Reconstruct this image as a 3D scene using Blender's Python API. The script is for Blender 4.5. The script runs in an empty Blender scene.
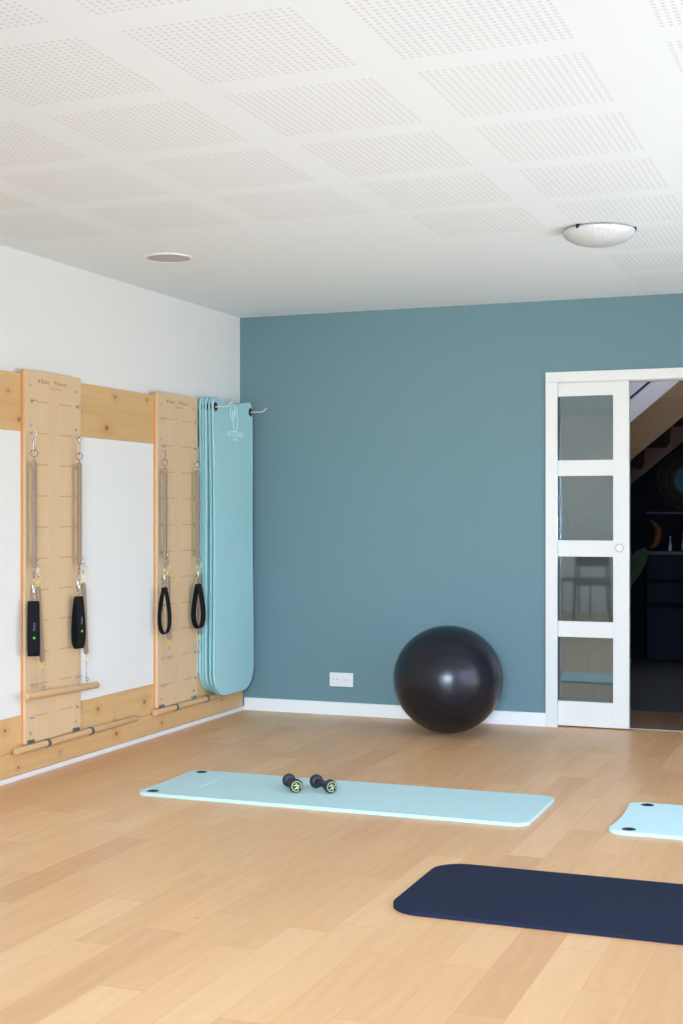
import bpy, bmesh, math, random
from mathutils import Vector, Matrix
random.seed(7)
col = bpy.context.scene.collection
PI = math.pi

# ------------------------------------------------------------------ materials
def srgb(r, g, b):
    f = lambda c: (c/12.92 if c <= .04045 else ((c+.055)/1.055)**2.4)
    return (f(r/255), f(g/255), f(b/255), 1)

class NT:
    """small helper round a node tree"""
    def __init__(s, name):
        s.m = bpy.data.materials.new(name); s.m.use_nodes = True
        s.t = s.m.node_tree; s.n = s.t.nodes; s.l = s.t.links
        s.b = s.n['Principled BSDF']
    def new(s, kind, **kw):
        n = s.n.new(kind)
        for k, v in kw.items(): setattr(n, k, v)
        return n
    def put(s, sock, v):
        if hasattr(v, 'is_output') or hasattr(v, 'links'): s.l.new(v, sock)
        else: sock.default_value = v
    def M(s, op, a, b=None, c=None):
        n = s.new('ShaderNodeMath', operation=op)
        s.put(n.inputs[0], a)
        if b is not None: s.put(n.inputs[1], b)
        if c is not None: s.put(n.inputs[2], c)
        return n.outputs[0]
    def mix(s, fac, a, b, mode='MIX'):
        n = s.new('ShaderNodeMix', data_type='RGBA', blend_type=mode)
        s.put(n.inputs[0], fac); s.put(n.inputs[6], a); s.put(n.inputs[7], b)
        return n.outputs[2]
    def obj(s):
        tc = s.new('ShaderNodeTexCoord'); sx = s.new('ShaderNodeSeparateXYZ')
        s.l.new(tc.outputs['Object'], sx.inputs[0])
        return tc.outputs['Object'], sx.outputs[0], sx.outputs[1], sx.outputs[2]
    def vec(s, x, y, z):
        n = s.new('ShaderNodeCombineXYZ')
        s.put(n.inputs[0], x); s.put(n.inputs[1], y); s.put(n.inputs[2], z)
        return n.outputs[0]
    def noise(s, v, scale, detail=2, rough=.5, out=0):
        n = s.new('ShaderNodeTexNoise'); s.l.new(v, n.inputs['Vector'])
        n.inputs['Scale'].default_value = scale; n.inputs['Detail'].default_value = detail
        n.inputs['Roughness'].default_value = rough
        return n.outputs[out]
    def bump(s, h, strength=.2, dist=.002):
        n = s.new('ShaderNodeBump'); s.l.new(h, n.inputs['Height'])
        n.inputs['Strength'].default_value = strength; n.inputs['Distance'].default_value = dist
        s.l.new(n.outputs[0], s.b.inputs['Normal'])

def plain(name, rgb, rough=.5, metal=0, spec=.5, bumpscale=None, bstr=.15, var=.0, coat=0):
    t = NT(name); t.b.inputs['Roughness'].default_value = rough
    t.b.inputs['Metallic'].default_value = metal
    t.b.inputs['Specular IOR Level'].default_value = spec
    t.b.inputs['Coat Weight'].default_value = coat
    o, x, y, z = t.obj()
    c = srgb(*rgb)
    nz = t.noise(o, bumpscale or 6, 3)
    d = tuple(v*(1-var-.02) for v in c[:3])+(1,)
    t.l.new(t.mix(nz, c, d), t.b.inputs['Base Color'])
    if bumpscale: t.bump(nz, bstr, .002)
    return t.m

WHITE_WALL = plain('white_paint_wall', (236, 233, 227), .85, spec=.2, bumpscale=220, bstr=.05)
TEAL = plain('teal_paint', (108, 136, 142), .72, spec=.25, bumpscale=260, bstr=.05, var=.02)
WHITE = plain('white_lacquer', (236, 236, 233), .35)
DOORWHITE = plain('white_door_lacquer', (226, 225, 217), .3)
PLASTIC = plain('white_plastic', (232, 230, 228), .3)
GREYPL = plain('grey_perforated_metal', (186, 183, 180), .6, bumpscale=900, bstr=.3)
STEEL = plain('brushed_steel', (190, 188, 186), .28, 1)
COILM = plain('spring_steel', (206, 188, 174), .34, .8)
DARKM = plain('blackened_steel', (52, 50, 50), .4, .6)
CHROME = plain('hook_metal', (190, 182, 172), .25, .8)
HOOKM = plain('bare_hook_steel', (222, 214, 204), .35, .3)
PURPLE = plain('purple_coated_wire', (112, 78, 140), .4)
YELLOW = plain('yellow_coated_wire', (238, 214, 40), .4)
STRAP = plain('black_webbing', (24, 24, 27), .9, spec=.2, bumpscale=400, bstr=.4)
GREEN = plain('green_print', (110, 200, 60), .6)
PRINT = plain('white_print', (238, 250, 248), .6)
DIMPRINT = plain('grey_print', (120, 122, 122), .6)
BROWNPR = plain('burnt_brown_print', (146, 118, 86), .7)
OLIVE = plain('olive_print', (150, 150, 50), .7)
EYELET = plain('black_eyelet_plastic', (26, 26, 30), .5)
EYEHOLE = plain('black_hole_lining', (8, 8, 9), .9)
RUBBER = plain('black_rubber', (30, 32, 40), .55, bumpscale=300, bstr=.1)
LIME = plain('lime_print', (198, 206, 140), .5)
NAVYMAT = plain('navy_foam', (25, 32, 54), .75, spec=.2, bumpscale=420, bstr=.3, var=.05)
def foam(name, rgb): return plain(name, rgb, .7, spec=.25, bumpscale=380, bstr=.25, var=.03)
AQUA = foam('aqua_foam', (184, 214, 214))
AQUA2 = foam('light_aqua_foam', (198, 228, 228))
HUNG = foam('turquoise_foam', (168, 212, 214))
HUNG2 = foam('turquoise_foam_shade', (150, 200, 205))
NAVYWALL = plain('dark_navy_paint', (10, 11, 20), .8, spec=.2)
NAVYCAB = plain('dark_navy_lacquer', (18, 21, 38), .6, spec=.15)
NAVYTOP = plain('dark_blue_worktop', (24, 30, 48), .4)
RATTAN = plain('rattan', (74, 57, 38), .8, bumpscale=60, bstr=.6, var=.4)
MIRROR = plain('teal_mirror', (30, 74, 88), .25, .6)
ORANGE = plain('orange_glaze', (112, 62, 10), .6)
LEAF = plain('dark_green_leaf', (16, 40, 12), .8)
POT = plain('grey_ceramic', (90, 88, 86), .6)
SOIL = plain('dark_soil', (40, 30, 24), 1)
GREYCEIL = plain('hall_white', (238, 236, 238), .9)
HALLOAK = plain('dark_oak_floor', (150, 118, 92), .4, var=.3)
BOTTLE = plain('pale_glass', (176, 186, 196), .15)
CLIPM = plain('grey_clip_metal', (124, 129, 134), .3, .7)
CHAIRM = plain('dark_chair_fabric', (44, 50, 52), .8)

KNOTS = [(-2.493,1.694,.012),(-1.615,1.865,.011),(-2.605,.248,.010),(-1.787,.240,.011),(-1.271,1.878,.008),(-2.14,.075,.006),(-1.62,.155,.007),(-1.60,.085,.012),(-2.50,.06,.008),(-1.30,.215,.013),(-1.70,1.70,.016),(-.33,.105,.008),(-1.10,.07,.009),(-2.58,1.82,.006)]
def wood(name, base, dark, axis='z', scale=1.0, knots=0, rough=.5, ring=.5):
    """timber with long grain along an axis of the object"""
    t = NT(name); t.b.inputs['Roughness'].default_value = rough
    t.b.inputs['Specular IOR Level'].default_value = .3
    o, x, y, z = t.obj()
    sc = {'x': (.05, 1, 1), 'y': (1, .05, 1), 'z': (1, 1, .05)}[axis]
    v = t.vec(t.M('MULTIPLY', x, sc[0]), t.M('MULTIPLY', y, sc[1]), t.M('MULTIPLY', z, sc[2]))
    n1 = t.noise(v, 38*scale, 5, .6)
    n2 = t.noise(v, 7*scale, 2, .5)
    n3 = t.noise(o, 3, 2)
    f = t.M('MULTIPLY_ADD', n2, ring, t.M('MULTIPLY', n1, .6))
    ramp = t.new('ShaderNodeMapRange'); t.l.new(f, ramp.inputs[0])
    ramp.inputs[1].default_value = .3; ramp.inputs[2].default_value = .8
    c = t.mix(ramp.outputs[0], srgb(*base), srgb(*dark))
    c = t.mix(t.M('MULTIPLY', n3, .25), c, tuple(u*.8 for u in srgb(*base)[:3])+(1,))
    if knots:
        dmin = None
        for (ky, kz, kr) in KNOTS:      # each knot has its own place in the timber
            a_ = t.M('MULTIPLY', t.M('SUBTRACT', y, ky), .75); b_ = t.M('SUBTRACT', z, kz)
            d_ = t.M('DIVIDE', t.M('SQRT', t.M('ADD', t.M('MULTIPLY', a_, a_), t.M('MULTIPLY', b_, b_))), kr)
            dmin = d_ if dmin is None else t.M('MINIMUM', dmin, d_)
        k = t.new('ShaderNodeMapRange'); t.l.new(dmin, k.inputs[0])
        k.inputs[1].default_value = .5; k.inputs[2].default_value = 1.1; k.inputs[3].default_value = .75; k.inputs[4].default_value = 0
        k2 = t.new('ShaderNodeMapRange'); t.l.new(dmin, k2.inputs[0])
        k2.inputs[1].default_value = 1; k2.inputs[2].default_value = 4.5; k2.inputs[3].default_value = .35; k2.inputs[4].default_value = 0
        c = t.mix(k2.outputs[0], c, srgb(190, 134, 76))
        c = t.mix(k.outputs[0], c, srgb(122, 74, 40))
    t.l.new(c, t.b.inputs['Base Color'])
    return t.m
SPRUCE = wood('spruce_timber', (228, 188, 134), (206, 160, 104), 'y', 1, 1, .55)
SPRUCE_V = wood('spruce_edge', (226, 170, 112), (206, 142, 86), 'z', 1, 0, .6)
DOWEL = wood('beech_dowel', (224, 186, 142), (206, 162, 114), 'y', 2, 0, .45)
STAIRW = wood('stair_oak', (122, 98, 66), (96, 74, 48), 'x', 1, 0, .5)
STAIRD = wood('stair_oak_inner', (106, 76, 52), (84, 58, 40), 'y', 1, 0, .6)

def ply_material():
    """birch ply board with burnt guide lines every 148.5 mm; object origin is the board's bottom centre"""
    t = NT('birch_ply_with_guide_lines'); t.b.inputs['Roughness'].default_value = .5
    o, x, y, z = t.obj()
    v = t.vec(x, y, t.M('MULTIPLY', z, .07))
    n1 = t.noise(v, 50, 4, .6); n2 = t.noise(o, 5, 3)
    c = t.mix(n1, srgb(230, 200, 160), srgb(214, 178, 134))
    c = t.mix(t.M('MULTIPLY', n2, .35), c, srgb(232, 194, 148))
    ph = t.M('FRACT', t.M('MULTIPLY', t.M('ADD', z, .1475*2-.270+.004), 1/.1495))
    line = t.M('LESS_THAN', ph, .045)
    ay = t.M('ABSOLUTE', y)
    band = t.M('MULTIPLY', t.M('LESS_THAN', ay, .165), t.M('GREATER_THAN', ay, .045))
    zr = t.M('LESS_THAN', z, 1.66)
    f = t.M('MULTIPLY', t.M('MULTIPLY', line, band), t.M('MULTIPLY', zr, .45))
    c = t.mix(f, c, srgb(184, 120, 50))
    # small burnt tick marks in the middle
    mid = t.M('MULTIPLY', t.M('LESS_THAN', ay, .03), t.M('GREATER_THAN', t.noise(o, 120, 0), .64))
    c = t.mix(t.M('MULTIPLY', mid, .22), c, srgb(170, 124, 66))
    t.l.new(c, t.b.inputs['Base Color'])
    return t.m
PLY = ply_material()

def parquet():
    t = NT('oak_parquet'); t.b.inputs['Roughness'].default_value = .36
    o, x, y, z = t.obj()
    W, L = .134, 1.75
    u = t.M('DIVIDE', t.M('ADD', x, -.114), W)
    row = t.M('FLOOR', u)
    wn = t.new('ShaderNodeTexWhiteNoise', noise_dimensions='1D'); t.l.new(row, wn.inputs['W'])
    yy = t.M('DIVIDE', t.M('ADD', y, t.M('MULTIPLY', wn.outputs[0], 7.3)), L)
    # unequal plank lengths: two boards per period
    fr = t.M('FRACT', yy); cut = t.M('GREATER_THAN', fr, t.M('MULTIPLY_ADD', wn.outputs[0], .3, .35))
    colm = t.M('ADD', t.M('MULTIPLY', t.M('FLOOR', yy), 2), cut)
    w2 = t.new('ShaderNodeTexWhiteNoise', noise_dimensions='2D'); t.l.new(t.vec(row, colm, 0), w2.inputs['Vector'])
    r = w2.outputs[0]
    g = t.new('ShaderNodeValToRGB'); t.l.new(r, g.inputs[0])
    e = g.color_ramp.elements
    e[0].position = 0; e[0].color = srgb(212, 168, 126)
    e[1].position = 1; e[1].color = srgb(235, 201, 157)
    for p, cc in ((.25, (226, 188, 142)), (.5, (222, 180, 136)), (.75, (230, 190, 146))):
        k = e.new(p); k.color = srgb(*cc)
    off = t.M('MULTIPLY', r, 31)
    v = t.vec(t.M('ADD', x, off), t.M('MULTIPLY_ADD', y, .10, off), off)
    n1 = t.noise(v, 30, 5, .65)
    v2 = t.vec(t.M('ADD', x, off), t.M('MULTIPLY_ADD', y, .28, off), off)
    wv = t.new('ShaderNodeTexWave', wave_type='BANDS', bands_direction='X'); t.l.new(v2, wv.inputs['Vector'])
    wv.inputs['Scale'].default_value = 5; wv.inputs['Distortion'].default_value = 9
    wv.inputs['Detail'].default_value = 2; wv.inputs['Detail Scale'].default_value = 1.6
    c = t.mix(t.M('MULTIPLY', n1, .42), g.outputs[0], srgb(190, 142, 96))
    c = t.mix(t.M('MULTIPLY', wv.outputs[1], .09), c, srgb(246, 214, 170))
    # knots
    vo = t.new('ShaderNodeTexVoronoi'); t.l.new(t.vec(t.M('ADD', x, off), t.M('MULTIPLY', y, .6), off), vo.inputs['Vector'])
    vo.inputs['Scale'].default_value = 2.6
    k = t.new('ShaderNodeMapRange'); t.l.new(vo.outputs['Distance'], k.inputs[0])
    k.inputs[1].default_value = .012; k.inputs[2].default_value = .035; k.inputs[3].default_value = .6; k.inputs[4].default_value = 0
    c = t.mix(k.outputs[0], c, srgb(140, 100, 72))
    # joints
    fu = t.M('FRACT', u); j1 = t.M('LESS_THAN', t.M('MINIMUM', fu, t.M('SUBTRACT', 1, fu)), .011)
    th = t.M('MULTIPLY_ADD', wn.outputs[0], .3, .35)
    j2 = t.M('LESS_THAN', t.M('ABSOLUTE', t.M('SUBTRACT', fr, th)), .0016)
    j3 = t.M('LESS_THAN', t.M('MINIMUM', fr, t.M('SUBTRACT', 1, fr)), .0016)
    j = t.M('MAXIMUM', t.M('MAXIMUM', j1, j2), j3)
    c = t.mix(t.M('MULTIPLY', j, .2), c, srgb(160, 114, 74))
    c = t.mix(1.0, c, (.96, .87, .78, 1), 'MULTIPLY')
    t.l.new(c, t.b.inputs['Base Color'])
    t.l.new(t.M('MULTIPLY_ADD', n1, .16, .30), t.b.inputs['Roughness'])
    t.b.inputs['Specular IOR Level'].default_value = .45
    return t.m
PARQUET = parquet()

def tiles():
    t = NT('dark_grey_tiles'); o, x, y, z = t.obj()
    fx = t.M('FRACT', t.M('DIVIDE', x, .6)); fy = t.M('FRACT', t.M('DIVIDE', t.M('ADD', y, -.85), .6))
    j = t.M('MAXIMUM', t.M('LESS_THAN', fx, .012), t.M('LESS_THAN', fy, .012))
    c = t.mix(t.noise(o, 4, 3), srgb(104, 106, 110), srgb(84, 86, 90))
    c = t.mix(j, c, srgb(120, 120, 120))
    t.l.new(c, t.b.inputs['Base Color']); t.b.inputs['Roughness'].default_value = .2
    return t.m
TILES = tiles()

def ceiling_mat():
    t = NT('perforated_white_ceiling'); t.b.inputs['Roughness'].default_value = .9
    t.b.inputs['Specular IOR Level'].default_value = .15
    o, x, y, z = t.obj()
    P, S, H = .608, .484, .023
    def cell(a, start, per, n):
        d = t.M('SUBTRACT', a, start)
        f = t.M('MULTIPLY', t.M('FRACT', t.M('DIVIDE', d, per)), per)
        inside = t.M('LESS_THAN', f, n*H)
        h = t.M('SUBTRACT', t.M('FRACT', t.M('DIVIDE', f, H)), .5)
        return inside, h
    right = t.M('GREATER_THAN', x, 3.16)
    xs = t.M('SUBTRACT', x, t.M('MULTIPLY', right, .085))
    ix, hx = cell(xs, 1.355-P*4, P, 21)
    iy, hy = cell(y, -4.88-.595*10, .595, 21)
    rr = t.M('SQRT', t.M('ADD', t.M('MULTIPLY', hx, hx), t.M('MULTIPLY', hy, hy)))
    hole = t.M('LESS_THAN', rr, .27)
    lim = t.M('MULTIPLY_ADD', t.M('GREATER_THAN', x, 1.9), .6, -2.55)
    lim = t.M('MULTIPLY_ADD', t.M('GREATER_THAN', x, 2.5), 1.78, lim)
    reg = t.M('MULTIPLY', t.M('LESS_THAN', y, lim), t.M('MULTIPLY', t.M('GREATER_THAN', x, .12), t.M('LESS_THAN', x, 4.99)))
    f = t.M('MULTIPLY', t.M('MULTIPLY', ix, iy), t.M('MULTIPLY', hole, reg))
    c = t.mix(t.M('MULTIPLY', f, .34), srgb(232, 240, 242), srgb(178, 172, 168))
    t.l.new(c, t.b.inputs['Base Color'])
    return t.m
CEIL = ceiling_mat()

def glass_mat(name, gloss, tint, rough=.01, fres=True):
    t = NT(name); t.n.remove(t.b)
    out = t.n['Material Output']
    tr = t.new('ShaderNodeBsdfTransparent'); tr.inputs[0].default_value = tint
    gl = t.new('ShaderNodeBsdfGlossy'); gl.inputs['Roughness'].default_value = rough
    gl.inputs[0].default_value = (.92, .95, .93, 1)
    mx = t.new('ShaderNodeMixShader'); mx.inputs[0].default_value = gloss
    t.l.new(tr.outputs[0], mx.inputs[1]); t.l.new(gl.outputs[0], mx.inputs[2]); t.l.new(mx.outputs[0], out.inputs[0])
    return t.m
def pane_mat():
    t = NT('door_pane_glass'); t.n.remove(t.b); out = t.n['Material Output']
    tr = t.new('ShaderNodeBsdfTransparent'); tr.inputs[0].default_value = (.5, .54, .52, 1)
    gl = t.new('ShaderNodeBsdfGlossy'); gl.inputs['Roughness'].default_value = .03; gl.inputs[0].default_value = (.70, .88, .98, 1)
    df = t.new('ShaderNodeBsdfDiffuse'); df.inputs[0].default_value = (.8, .86, .86, 1)
    a = t.new('ShaderNodeMixShader'); a.inputs[0].default_value = .24; t.l.new(tr.outputs[0], a.inputs[1]); t.l.new(gl.outputs[0], a.inputs[2])
    b_ = t.new('ShaderNodeMixShader'); b_.inputs[0].default_value = .05; t.l.new(a.outputs[0], b_.inputs[1]); t.l.new(df.outputs[0], b_.inputs[2])
    t.l.new(b_.outputs[0], out.inputs[0]); return t.m
PANE = pane_mat()
WINGLASS = glass_mat('window_glass', .06, (.97, .98, .98, 1))

def lamp_glass():
    t = NT('ribbed_frosted_lamp_glass'); o, x, y, z = t.obj()
    a = t.M('ARCTAN2', y, x); s = t.M('SINE', t.M('MULTIPLY', a, 40))
    t.b.inputs['Base Color'].default_value = srgb(226, 227, 224)
    t.b.inputs['Roughness'].default_value = .22
    t.b.inputs['Transmission Weight'].default_value = .25
    t.bump(s, .14, .004); return t.m
LAMPG = lamp_glass()

BAX = Vector((.42, -1, .10)).normalized()
def ball_mat():
    t = NT('black_vinyl_ball'); o, x, y, z = t.obj()
    dp = t.M('ADD', t.M('MULTIPLY', x, BAX[0]), t.M('ADD', t.M('MULTIPLY', y, BAX[1]), t.M('MULTIPLY', z, BAX[2])))
    d = t.M('ARCCOSINE', t.M('MINIMUM', t.M('DIVIDE', dp, .313), 1))          # angle from the valve axis
    ph = t.M('FRACT', t.M('MULTIPLY_ADD', d, 4.4, .2))
    g = t.M('LESS_THAN', t.M('ABSOLUTE', t.M('SUBTRACT', ph, .5)), .085)
    t.l.new(t.mix(t.M('MULTIPLY', g, .8), srgb(16, 17, 29), srgb(2, 2, 4)), t.b.inputs['Base Color'])
    t.b.inputs['Roughness'].default_value = .3
    t.b.inputs['Specular IOR Level'].default_value = .5
    t.bump(t.M('SUBTRACT', 1, g), .8, .012)
    return t.m
BALL = ball_mat()

# ------------------------------------------------------------------ geometry helpers
def shade(me, ang=40):
    for p in me.polygons: p.use_smooth = True
    bm = bmesh.new(); bm.from_mesh(me)
    for e in bm.edges:
        if len(e.link_faces) == 2 and e.calc_face_angle(0) > math.radians(ang): e.smooth = False
    bm.to_mesh(me); bm.free()

def link(name, bm, mat, parent=None, smooth=None, bevel=0, loc=None, rot=None):
    me = bpy.data.meshes.new(name); bmesh.ops.recalc_face_normals(bm, faces=bm.faces[:]); bm.to_mesh(me); bm.free()
    o = bpy.data.objects.new(name, me); col.objects.link(o)
    me.materials.append(mat)
    if parent: o.parent = parent
    if loc: o.location = loc
    if rot: o.rotation_euler = rot
    if smooth: shade(me, smooth)
    if bevel:
        b = o.modifiers.new('bevel', 'BEVEL'); b.width = bevel; b.segments = 2; b.limit_method = 'ANGLE'; b.angle_limit = math.radians(50)
    return o

def box(bm, x0, x1, y0, y1, z0, z1):
    vs = [bm.verts.new(p) for p in ((x0,y0,z0),(x1,y0,z0),(x1,y1,z0),(x0,y1,z0),(x0,y0,z1),(x1,y0,z1),(x1,y1,z1),(x0,y1,z1))]
    for f in ((0,3,2,1),(4,5,6,7),(0,1,5,4),(1,2,6,5),(2,3,7,6),(3,0,4,7)): bm.faces.new([vs[i] for i in f])
    return bm
def nb(): return bmesh.new()
def bx(*a): return box(nb(), *a)

def frame_of(d):
    d = d.normalized(); a = Vector((0,0,1)) if abs(d.z) < .9 else Vector((1,0,0))
    u = d.cross(a).normalized(); return u, d.cross(u).normalized()
def tube(bm, pts, r, seg=10, closed=False, up=None, prof=None):
    """sweep a round (or given) profile along points"""
    pts = [Vector(p) for p in pts]; n = len(pts); rings = []
    u = None
    for i, p in enumerate(pts):
        a = pts[(i-1) % n] if (closed or i) else p
        b = pts[(i+1) % n] if (closed or i < n-1) else p
        d = (b-a).normalized()
        if up is not None: u = (Vector(up) - d*Vector(up).dot(d)).normalized()
        elif u is None: u, _ = frame_of(d)
        else: u = (u-d*u.dot(d)).normalized()
        w = d.cross(u)
        rr = r[i] if isinstance(r, (list, tuple)) else r
        if prof: ring = [bm.verts.new(p+u*a_+w*b_) for a_, b_ in prof]
        else: ring = [bm.verts.new(p+(u*math.cos(2*PI*k/seg)+w*math.sin(2*PI*k/seg))*rr) for k in range(seg)]
        rings.append(ring)
    m = len(rings[0])
    for i in range(n if closed else n-1):
        A, B = rings[i], rings[(i+1) % n]
        for k in range(m): bm.faces.new((A[k], A[(k+1) % m], B[(k+1) % m], B[k]))
    if not closed:
        bm.faces.new(rings[0][::-1]); bm.faces.new(rings[-1])
    return bm
def rod(bm, a, b, r, seg=16, rnd=0):
    a, b = Vector(a), Vector(b)
    if not rnd: return tube(bm, [a, b], r, seg)
    d = (b-a).normalized()
    return tube(bm, [a, a+d*rnd*.3, a+d*rnd, b-d*rnd, b-d*rnd*.3, b], [r-rnd, r-rnd*.3, r, r, r-rnd*.3, r-rnd], seg)
def lathe(bm, prof, seg=32, mat=None):
    """revolve (radius, height) pairs about z"""
    rings = []
    for r, z in prof:
        if r < 1e-6: rings.append([bm.verts.new((0,0,z))])
        else: rings.append([bm.verts.new((r*math.cos(2*PI*k/seg), r*math.sin(2*PI*k/seg), z)) for k in range(seg)])
    for A, B in zip(rings, rings[1:]):
        for k in range(seg):
            k2 = (k+1) % seg
            if len(A) == 1 and len(B) > 1: bm.faces.new((A[0], B[k], B[k2]))
            elif len(B) == 1 and len(A) > 1: bm.faces.new((A[k], A[k2], B[0]))
            elif len(A) > 1: bm.faces.new((A[k], A[k2], B[k2], B[k]))
    if mat is not None: bmesh.ops.transform(bm, matrix=mat, verts=bm.verts[:])
    return bm
def prism(bm, pts, axis, a, b):
    """polygon in the plane across an axis, pushed from a to b"""
    def P(p, t): return {'x': (t, p[0], p[1]), 'y': (p[0], t, p[1]), 'z': (p[0], p[1], t)}[axis]
    A = [bm.verts.new(P(p, a)) for p in pts]; B = [bm.verts.new(P(p, b)) for p in pts]
    bm.faces.new(A); bm.faces.new(B[::-1]); n = len(pts)
    for i in range(n): bm.faces.new((A[i], B[i], B[(i+1) % n], A[(i+1) % n]))
    return bm
def text_mesh(name, s, size, mat, parent, loc, rot, ext=.0006, align='CENTER', sp=1.0):
    cu = bpy.data.curves.new(name, 'FONT'); cu.body = s; cu.size = size; cu.space_character = sp; cu.extrude = ext; cu.align_x = align; cu.align_y = 'CENTER'
    tmp = bpy.data.objects.new(name+'_tmp', cu); col.objects.link(tmp)
    dg = bpy.context.evaluated_depsgraph_get(); me = bpy.data.meshes.new_from_object(tmp.evaluated_get(dg))
    bpy.data.objects.remove(tmp); bpy.data.curves.remove(cu)
    me.materials.clear(); me.materials.append(mat)
    o = bpy.data.objects.new(name, me); col.objects.link(o); o.parent = parent; o.location = loc; o.rotation_euler = rot
    return o

def tag(o, label, cat, group=None, kind=None):
    o['label'] = label; o['category'] = cat
    if group: o['group'] = group
    if kind: o['kind'] = kind
    return o
def thing(name, label, cat, loc=(0,0,0), rot=(0,0,0), group=None):
    o = bpy.data.objects.new(name, None); col.objects.link(o); o.empty_display_size = .1
    o.location = loc; o.rotation_euler = rot
    return tag(o, label, cat, group)
def struct(name, bm, mat, label=None, cat=None, parent=None, bevel=0):
    o = link(name, bm, mat, parent, bevel=bevel); o['kind'] = 'structure'
    if label: o['label'] = label
    if cat: o['category'] = cat
    return o
def dup(root, loc, rot=None, label=None):
    r = root.copy(); col.objects.link(r); r.location = loc
    if rot: r.rotation_euler = rot
    if label: r['label'] = label
    for ch in list(root.children):
        c = ch.copy(); col.objects.link(c); c.parent = r
        for g in list(ch.children):
            d = g.copy(); col.objects.link(d); d.parent = c
    return r

# ------------------------------------------------------------------ the room shell
RX, RY, H = 5.2, -9.4, 2.5        # right wall, rear wall, ceiling height
struct('floor', bx(-.15, RX+.15, RY-.15, .15, -.08, 0), PARQUET, 'pale oak plank floor of the exercise room', 'floor')
struct('ceiling', bx(-.15, RX+.15, RY-.15, .0, H, H+.1), CEIL, 'white plasterboard ceiling with square groups of small holes', 'ceiling')
struct('wall_left', bx(-.15, 0, RY-.15, .15, 0, H), WHITE_WALL, 'white side wall carrying the wooden springboards', 'wall')
b = nb(); DX0, DX1, DZ = 2.045, 2.90, 2.03
box(b, 0, 1.55, 0, .12, 0, H); box(b, 1.55, DX0, 0, .022, 0, H); box(b, 1.55, DX0, .078, .12, 0, H); box(b, 1.55, DX0, .022, .078, DZ, H); box(b, DX0, DX1, 0, .12, DZ, H); box(b, DX1, RX+.15, 0, .12, 0, H)
# the pocket the sliding leaf runs into, cut as a slot
struct('wall_back', b, TEAL, 'teal blue painted end wall behind the exercise ball', 'wall')
b = nb(); WY0, WY1, WZ = -5.2, -1.1, 2.2
VY0, VY1 = -8.9, -6.9
box(b, RX, RX+.15, RY-.15, VY0, 0, H); box(b, RX, RX+.15, VY1, WY0, 0, H); box(b, RX, RX+.15, VY0, VY1, WZ, H); box(b, RX, RX+.15, VY0, VY1, 0, .9); box(b, RX, RX+.15, WY1, .0, 0, H); box(b, RX, RX+.15, WY0, WY1, WZ, H)
struct('wall_right', b, WHITE_WALL, 'white side wall with the wide glazed doors', 'wall')
b = nb(); QX0, QX1 = 2.9, 4.7
box(b, 0, QX0, RY-.15, RY, 0, H); box(b, QX1, RX, RY-.15, RY, 0, H); box(b, QX0, QX1, RY-.15, RY, 2.15, H); box(b, QX0, QX1, RY-.15, RY, 0, .3)
struct('wall_front', b, WHITE_WALL, 'white wall behind the photographer with a window', 'wall')
b = nb(); fy = [WY0, WY0+1.3, WY0+2.6, WY1]
for y in fy: box(b, RX+.04, RX+.10, y-.035, y+.035, 0, WZ)
box(b, RX+.04, RX+.10, WY0, WY1, 0, .07); box(b, RX+.04, RX+.10, WY0, WY1, WZ-.07, WZ)
w = struct('window_1', b, WHITE, 'wide white framed glazed doors in the right wall', 'window')
link('glass_pane', bx(RX+.066, RX+.072, WY0, WY1, .07, WZ-.07), WINGLASS, w)
b = nb()
for x in (QX0, (QX0+QX1)/2, QX1): box(b, x-.035, x+.035, RY-.1, RY-.04, .3, 2.15)
box(b, QX0, QX1, RY-.1, RY-.04, .3, .37); box(b, QX0, QX1, RY-.1, RY-.04, 2.08, 2.15)
w = struct('window_2', b, WHITE, 'white framed window in the wall behind the camera', 'window')
link('glass_pane', bx(QX0, QX1, RY-.073, RY-.067, .37, 2.08), WINGLASS, w)
b = nb()
for y in (VY0, (VY0+VY1)/2, VY1): box(b, RX+.04, RX+.10, y-.035, y+.035, .9, WZ)
box(b, RX+.04, RX+.10, VY0, VY1, .9, .97); box(b, RX+.04, RX+.10, VY0, VY1, WZ-.07, WZ)
w = struct('added_window', b, WHITE, 'added unseen white framed window in the right wall beside the camera', 'window')  # unseen window added so fill light can reach the rear wall
link('glass_pane', bx(RX+.066, RX+.072, VY0, VY1, .97, WZ-.07), WINGLASS, w)
# skirting and trim
struct('baseboard_back', bx(.036, 1.983, -.015, 0, 0, .08), WHITE, 'tall white skirting board along the teal wall', 'baseboard', bevel=.003)
struct('baseboard_left', bx(0, .037, RY, -.001, 0, .024), WHITE, 'low white skirting strip under the timber rail', 'baseboard', bevel=.003)
struct('baseboard_right', bx(DX1+.068, RX, -.015, 0, 0, .08), WHITE, 'white skirting board right of the doorway', 'baseboard')
b = nb(); box(b, 1.983, 2.051, -.014, 0, 0, 2.018); box(b, 1.983, 2.968, -.014, 0, 2.0185, 2.078); box(b, 2.9, 2.968, -.014, 0, 0, 2.018)
struct('trim_1', b, DOORWHITE, 'white casing framing the sliding door', 'door frame', bevel=.002)
b = nb(); box(b, 2.046, 2.9, .0005, .022, 2.016, 2.0295); box(b, 2.046, 2.9, .076, .12, 2.016, 2.0295); box(b, 2.88, 2.8995, .0005, .12, 0, 2.0155); box(b, 2.0455, 2.0495, .0005, .022, 0, 2.0155)
struct('trim_2', b, DOORWHITE, 'white lining of the door opening', 'door lining', bevel=.001)
struct('trim_3', bx(2.05, 2.9, .10, .125, 0, .004), STEEL, 'thin metal threshold strip across the doorway', 'threshold')

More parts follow.
